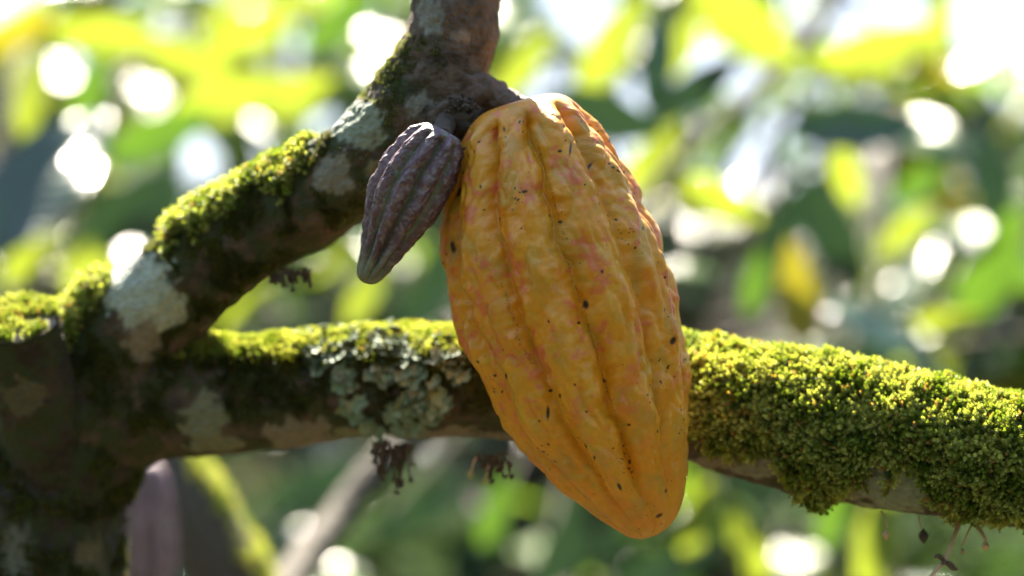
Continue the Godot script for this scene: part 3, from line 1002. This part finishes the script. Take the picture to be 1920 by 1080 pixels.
	for k in rings:
		for i in 140:
			var e: Vector3 = stub.pos[last * 140 + i]
			var f := k / (rings - 1.0)
			var p := mid.lerp(e, f * 0.97)
			pts.append(p + axis * (0.0014 - 0.0022 * smoothstep(0.85, 1.0, f) + 0.0006 * n_fine.get_noise_3dv(p * 180.0)))
	var fn := grid_normals(pts, 140, rings, true)
	if fn[140 * 4].dot(axis) < 0.0:
		for k in fn.size(): fn[k] = -fn[k]
	var wood := relief(mat(Color(0.21, 0.16, 0.14), 0.9), noise_tex(0.03, 5, 256), 30.0, 0.08)
	inst("cut_face", mesh_of(pts, fn, grid_index(140, rings, true)), wood, tree).position = -tree.position

	# ---- moss
	var fluffy := shoot_mesh(3, 15, 0.95, 0.36, 0.10)
	var feathery := shoot_mesh(8, 14, 1.2, 0.42, 0.085)
	moss_thing("moss_cushion", "thick bright green moss on the branch right of the ripe pod",
		moss_on(low, 52000, func(q, phi, _p): return 0.0 if q.x > 2300.0 else cushion(q, phi), func(q): return 0.0046 + 0.0012 * wob(q.x * 3.0, q.y * 3.0), moss_green, 31, 0.35, jat(low, 1150), jat(low, 2250)), fluffy, mats.moss)
	moss_thing("moss_cushion", "low dark green moss on the level branch left of the ripe pod",
		moss_on(low, 70000, func(q, phi, p):
			if q.x > 1240.0 or q.x < 240.0: return 0.0
			var under := 0.8 * smoothstep(125.0, 100.0, phi) * smoothstep(-110.0, -90.0, phi) * smoothstep(-0.3, 0.1, n_mid.get_noise_3dv(p * 3.5))
			for c in crusts:
				if ((q.x - c[0]) / c[2]) ** 2 + ((q.y - c[1]) / c[3]) ** 2 < 1.1: return 0.0
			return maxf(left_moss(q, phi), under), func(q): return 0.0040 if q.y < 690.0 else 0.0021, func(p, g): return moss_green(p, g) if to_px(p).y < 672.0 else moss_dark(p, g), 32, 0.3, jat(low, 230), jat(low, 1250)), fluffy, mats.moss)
	moss_thing("moss_cushion", "feathery yellow green moss along the top of the sloping branch",
		moss_on(upper, 34000, func(q, phi, _p): return upper_moss(q, phi), func(_q): return 0.0050, moss_green, 33, 0.1, jat(upper, 100), jat(upper, 640)), feathery, mats.moss)
	moss_thing("moss_cushion", "short dark moss on the shaded side of the sloping branch",
		moss_on(upper, 110000, func(q, phi, p):
			for c in crusts:
				if ((q.x - c[0]) / c[2]) ** 2 + ((q.y - c[1]) / c[3]) ** 2 < 1.15: return 0.0
			var k := smoothstep(-0.12, 0.2, n_mid.get_noise_3dv(p * 3.5 + Vector3(2, 0, 0)))
			if q.x > 620.0: k *= smoothstep(850.0, 790.0, q.x) * smoothstep(40.0, 90.0, q.y) * smoothstep(-0.1, 0.12, n_mid.get_noise_3dv(p * 4.0 + Vector3(8, 0, 0)) + 0.2)
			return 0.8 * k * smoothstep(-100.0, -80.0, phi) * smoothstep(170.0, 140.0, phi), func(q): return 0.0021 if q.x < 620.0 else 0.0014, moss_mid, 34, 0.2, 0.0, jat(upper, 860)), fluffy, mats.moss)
	moss_thing("moss_cushion", "dark moss covering the trunk below the fork",
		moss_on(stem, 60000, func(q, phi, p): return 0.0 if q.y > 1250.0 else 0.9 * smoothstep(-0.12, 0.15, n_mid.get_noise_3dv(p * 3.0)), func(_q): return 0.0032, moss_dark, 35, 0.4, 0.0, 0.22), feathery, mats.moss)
	# tufts on the sawn face
	var g := RandomNumberGenerator.new()
	g.seed = 36
	var where := []
	var colors := []
	for k in 1500:
		var e: Vector3 = stub.pos[last * 140 + g.randi() % 140]
		var f := sqrt(g.randf())
		var p := mid.lerp(e, f)
		if n_mid.get_noise_3dv(p * 4.0) + (0.25 if p.z < mid.z else -0.1) < 0.0: continue
		var d := (axis + Vector3(g.randf_range(-1, 1), g.randf_range(-0.3, 1), g.randf_range(-1, 1)) * 0.55).normalized()
		var h := g.randf_range(0.003, 0.0062)
		var x := d.cross(Vector3(0.3, 0.2, 1)).normalized()
		where.append(Transform3D(Basis(x * h * 0.8, d * h, x.cross(d) * h * 0.8), p + axis * 0.001))
		colors.append(moss_green(p, g))
	moss_thing("moss_tuft", "yellow green moss tufts on the sawn stub at the left edge", [where, colors], feathery, mats.moss)

# ---------------------------------------------------------------- the pods
func make_pods() -> void:
	var prof := [[10, -12, 0], [0, -12, 30], [-5, -12, 58], [3, -13, 84], [24, -15, 108], [57, -20, 131], [100, -22, 151], [139, -24, 168], [175, -28, 180], [251, -32, 200], [347, -28, 206], [418, -26, 204], [500, -24, 192], [570, -22, 178], [650, -15, 151], [712, -9, 121], [770, 2, 92], [807, 8, 68], [831, 6, 44], [842, 3, 22], [845, 2, 0]]
	var u := Vector2(230, 813).normalized()
	var m := pod(prof, Vector2(985, 195), u, 0.0, 430, 560, {"ribs": 10.0, "first": deg_to_rad(6.5), "deep": [1.0, 0.8, 1.0, 0.85, 1.05], "crease": 0.0042, "swell": 0.0038, "wobble": 0.09, "stretch": 0.34, "lump": 0.0023, "lump_f": 66.0, "smooth_tip": 0.8, "paint": paint_ripe})
	var skin_mat := mat(Color.WHITE, 0.42, true)
	skin_mat.albedo_texture = speck_texture(prof)
	skin_mat.heightmap_enabled = true
	skin_mat.heightmap_texture = noise_tex(0.22, 3, 1024)
	skin_mat.heightmap_scale = 0.010
	skin_mat.clearcoat_enabled = true
	skin_mat.clearcoat = 0.12
	skin_mat.clearcoat_roughness = 0.3
	var o := inst("cacao_pod", m, skin_mat)
	tag(o, "large ripe orange yellow cacao pod with deep furrows and dark specks", "cacao pod", "cacao pods")
	inst("stalk", limb_mesh(px_rows([[850, 185, -0.03, 52], [885, 178, -0.024, 44], [918, 178, -0.020, 33], [940, 184, -0.016, 26], [962, 195, -0.010, 22], [984, 206, 0.0, 22]]), 60, 90, 0.34, 9.0), mats.twig, o)

	var small := [[8, 0, 0], [0, 0, 20], [2, 0, 36], [22, -2, 55], [60, -4, 67], [105, -5, 73], [150, -4, 71], [190, -2, 62], [225, 1, 50], [262, 4, 38], [290, 6, 30], [310, 6, 22], [319, 5, 12], [322, 4, 0]]
	var us := Vector2(-146, 264).normalized()
	var ms := pod(small, Vector2(833, 246), us, 0.015, 260, 260, {"ribs": 10.0, "first": deg_to_rad(10.0), "deep": [1.0, 0.7], "crease": 0.0022, "swell": 0.0026, "wobble": 0.08, "lump": 0.0009, "lump_f": 180.0, "smooth_tip": 0.85, "paint": paint_unripe})
	var o2 := inst("cacao_pod", ms, relief(mat(Color.WHITE, 0.5, true), noise_tex(0.03, 4, 256), 70.0, 0.03))
	tag(o2, "small unripe purple cacao pod hanging beside the ripe one", "cacao pod", "cacao pods")
	inst("stalk", limb_mesh(px_rows([[845, 205, -0.03, 26], [836, 228, -0.008, 20], [828, 256, 0.015, 18]]), 24, 20, 0.3, 9.0), mats.dry, o2)

	# blurred pod behind the trunk
	var back := []
	for r in small: back.append([r[0] * 1.35, 0.0, r[2] * 0.80])
	var mb := pod(back, Vector2(272, 868), Vector2(0.02, 1.0).normalized(), -0.55, 120, 120, {"ribs": 10.0, "first": deg_to_rad(18.0), "deep": [1.0, 0.7], "crease": 0.004, "swell": 0.004, "wobble": 0.05, "lump": 0.0014, "lump_f": 110.0, "smooth_tip": 0.85, "paint": paint_unripe})
	var o3 := inst("cacao_pod", mb, mat(Color(1.6, 1.6, 1.6), 0.6, true))
	tag(o3, "blurred mauve cacao pod hanging behind the trunk at lower left", "cacao pod", "cacao pods")
	inst("stalk", limb_mesh(px_rows([[285, 830, -0.58, 16], [278, 850, -0.56, 14], [273, 872, -0.55, 14]]), 12, 10), mats.twig, o3)

# ---------------------------------------------------------------- lichen lobes, buds, dry stalks
func surface_at(t: Dictionary, px: float, py: float) -> Array:
	# the camera side point of a skinned tube that shows at this pixel
	var best := 1e9
	var k := 0
	for n in t.pos.size():
		if (t.nrm[n] as Vector3).z < -0.3: continue
		var q := to_px(t.pos[n])
		var e := (q.x - px) ** 2 + (q.y - py) ** 2
		if e < best:
			best = e
			k = n
	return [t.pos[k], t.nrm[k]]

func make_small_growth() -> void:
	var g := RandomNumberGenerator.new()
	g.seed = 90
	var lobes := []
	for k in 5: lobes.append(lobe_mesh(k + 1))
	var centre: Array = surface_at(low, 715, 690)
	var lichen := thing("leafy_lichen", "pale grey green leafy lichen on the level branch left of the ripe pod", "lichen", centre[0])
	var tries := 0
	var made := 0
	while made < 295 and tries < 60000:
		tries += 1
		var j := g.randi() % int(low.nv)
		var i := g.randi() % int(low.nu)
		var p: Vector3 = low.pos[j * low.nu + i]
		var n: Vector3 = low.nrm[j * low.nu + i]
		var q := to_px(p)
		if n.z < -0.45 or (n.z < 0.1 and n.y < 0.0): continue
		var a := ((q.x - 668.0) / 95.0) ** 2 + ((q.y - 650.0) / 75.0) ** 2
		var b := ((q.x - 735.0) / 110.0) ** 2 + ((q.y - 725.0) / 75.0) ** 2
		var c := ((q.x - 830.0) / 45.0) ** 2 + ((q.y - 690.0) / 60.0) ** 2
		if minf(a, minf(b, c)) > 1.0 or n_mid.get_noise_3dv(p * 4.0 + Vector3(0, 6, 0)) < -0.22: continue
		var down := (Vector3(g.randf_range(-1, 1), -0.7, g.randf_range(-0.4, 0.6)))
		var x := (down - n * down.dot(n)).normalized()
		x = (x + n * g.randf_range(0.0, 0.5)).normalized()
		var z := x.cross(n).normalized()
		var s := g.randf_range(0.0028, 0.0072)
		var o := inst("lichen_lobe", lobes[g.randi() % 5], [mats.lichen, mats.lichen, mats.lichen_pale, mats.lichen_dark][g.randi() % 4], lichen)
		o.transform = Transform3D(Basis(x * s, z.cross(x) * s, z * s), p + n * 0.0012 - lichen.position)
		made += 1

	# dry stalks and buds under the level branch
	bud_stalk("small pale flower bud hanging under the mossy branch, left of its curled stalk", [[1652, 958, -0.02, 2.2], [1660, 975, -0.015, 2.0], [1664, 990, -0.014, 2.0]], [1661, 1003], 7.0, 11.0, mats.stalk)
	bud_stalk("brown pointed flower bud hanging below the pale crust on the branch", [[1722, 968, -0.02, 1.8], [1724, 982, -0.018, 1.8], [1727, 992, -0.018, 1.8]], [1731, 1005], 9.5, 14.0, mats.dry)
	bud_stalk("pinkish curled flower stalk under the right end of the branch", [[1830, 985, -0.01, 4.0], [1842, 1002, -0.005, 4.0], [1848, 1016, -0.004, 3.6]], [1848, 1024], 8.0, 9.0, mats.stalk)
	bud_stalk("thin greenish flower stalk beside the long pale stalk", [[1822, 985, -0.012, 2.0], [1812, 1005, -0.01, 2.0], [1806, 1022, -0.01, 2.0]], [1805, 1034], 5.0, 7.0, mats.bud)
	bud_stalk("yellow flower bud on a stalk left of the ripe pod's tip", [[892, 858, -0.075, 2.2], [886, 874, -0.07, 2.0], [884, 884, -0.07, 2.0]], [882, 890], 6.5, 10.0, mats.bud)
	bud_stalk("small yellowish bud hanging low near the ripe pod", [[918, 865, -0.07, 2.0], [914, 885, -0.068, 1.8], [911, 894, -0.068, 1.8]], [910, 902], 6.0, 8.0, mats.bud)
	# the long pale stalk with its dry bracts
	var p0 := P(1797, 985, -0.012)
	var long := thing("flower_stalk", "long pale flower stalk hanging at the bottom right edge", "flower stalk", p0, "flower stalks")
	inst("stem", shifted(px_rows([[1799, 978, -0.014, 5.5], [1792, 1000, -0.01, 4.5], [1781, 1028, -0.006, 4.2], [1771, 1052, -0.004, 4.6], [1757, 1066, -0.002, 4.2], [1746, 1085, 0.0, 4.0], [1742, 1110, 0.0, 3.0]]), p0), mats.stalk, long)
	for a in [[1752, 1046], [1790, 1062], [1768, 1058], [1796, 1068]]:
		inst("bract", shifted(px_rows([[1772, 1053, -0.004, 4.0], [lerpf(1772, a[0], 0.6), a[1] - 3.0, -0.002, 5.0], [a[0], a[1], 0.0, 1.2]]), p0), mats.twig, long)
	# dry clusters
	dry_cluster("dark dried flower cluster under the leafy lichen", Vector2(738, 838), -0.085, 46, 95.0, 36.0, 51)
	dry_cluster("dried flower remains under the branch beside the ripe pod", Vector2(925, 858), -0.07, 26, 58.0, 34.0, 52)
	dry_cluster("dry moss beard hanging under the sloping branch", Vector2(545, 512), -0.075, 30, 42.0, 40.0, 53)
	dry_cluster("withered flower cushion at the bend above the small pod", Vector2(868, 192), -0.004, 34, 16.0, 26.0, 54)

func shifted(rows: Array, p: Vector3) -> ArrayMesh:
	var out := []
	for r in rows: out.append([r[0] - p.x, r[1] - p.y, r[2] - p.z, r[3]])
	return limb_mesh(out, 10, 16, 0.12)

func bud_stalk(label: String, rows: Array, bud: Array, w: float, h: float, m: Material) -> void:
	var p := P(rows[0][0], rows[0][1], rows[0][2])
	var t := thing("flower_stalk", label, "flower stalk", p, "flower stalks")
	inst("stem", shifted(px_rows(rows), p), mats.stalk, t)
	var z: float = rows[-1][2]
	inst("bud", shifted(px_rows([[bud[0], bud[1] - h, z, 0.6], [bud[0], bud[1] - h * 0.4, z, w * 0.85], [bud[0], bud[1] + h * 0.1, z, w], [bud[0] + 0.5, bud[1] + h * 0.65, z, w * 0.5], [bud[0] + 0.5, bud[1] + h, z, 0.4]]), p), m, t)

func dry_cluster(label: String, at: Vector2, z: float, count: int, long: float, wide: float, seed_: int) -> void:
	var g := RandomNumberGenerator.new()
	g.seed = seed_
	var p := P(at.x, at.y, z)
	var t := thing("dried_flowers", label, "dried flowers", p, "dried flower clusters")
	for k in count:
		var x := at.x + g.randf_range(-1, 1) * wide
		var y := at.y + g.randf_range(-10, 12)
		var fall := long * pow(g.randf(), 1.8) * (1.0 - 0.5 * absf(x - at.x) / wide)
		var sway := g.randf_range(-9, 9)
		var zz := z + g.randf_range(-0.012, 0.012)
		inst("dry_stalk", shifted(px_rows([[x, y, zz, 3.5], [x + sway * 0.5, y + fall * 0.5, zz, 2.0], [x + sway, y + fall, zz, 1.4]]), p), mats.dry, t)
		for b in 3:
			var a := g.randf() * TAU
			var r := g.randf_range(4, 10)
			inst("petal", shifted(px_rows([[x + sway, y + fall, zz, 2.0], [x + sway + cos(a) * r * 0.5, y + fall + sin(a) * r * 0.5, zz + 0.001, 3.2], [x + sway + cos(a) * r, y + fall + sin(a) * r, zz + 0.002, 0.6]]), p), mats.dry, t)
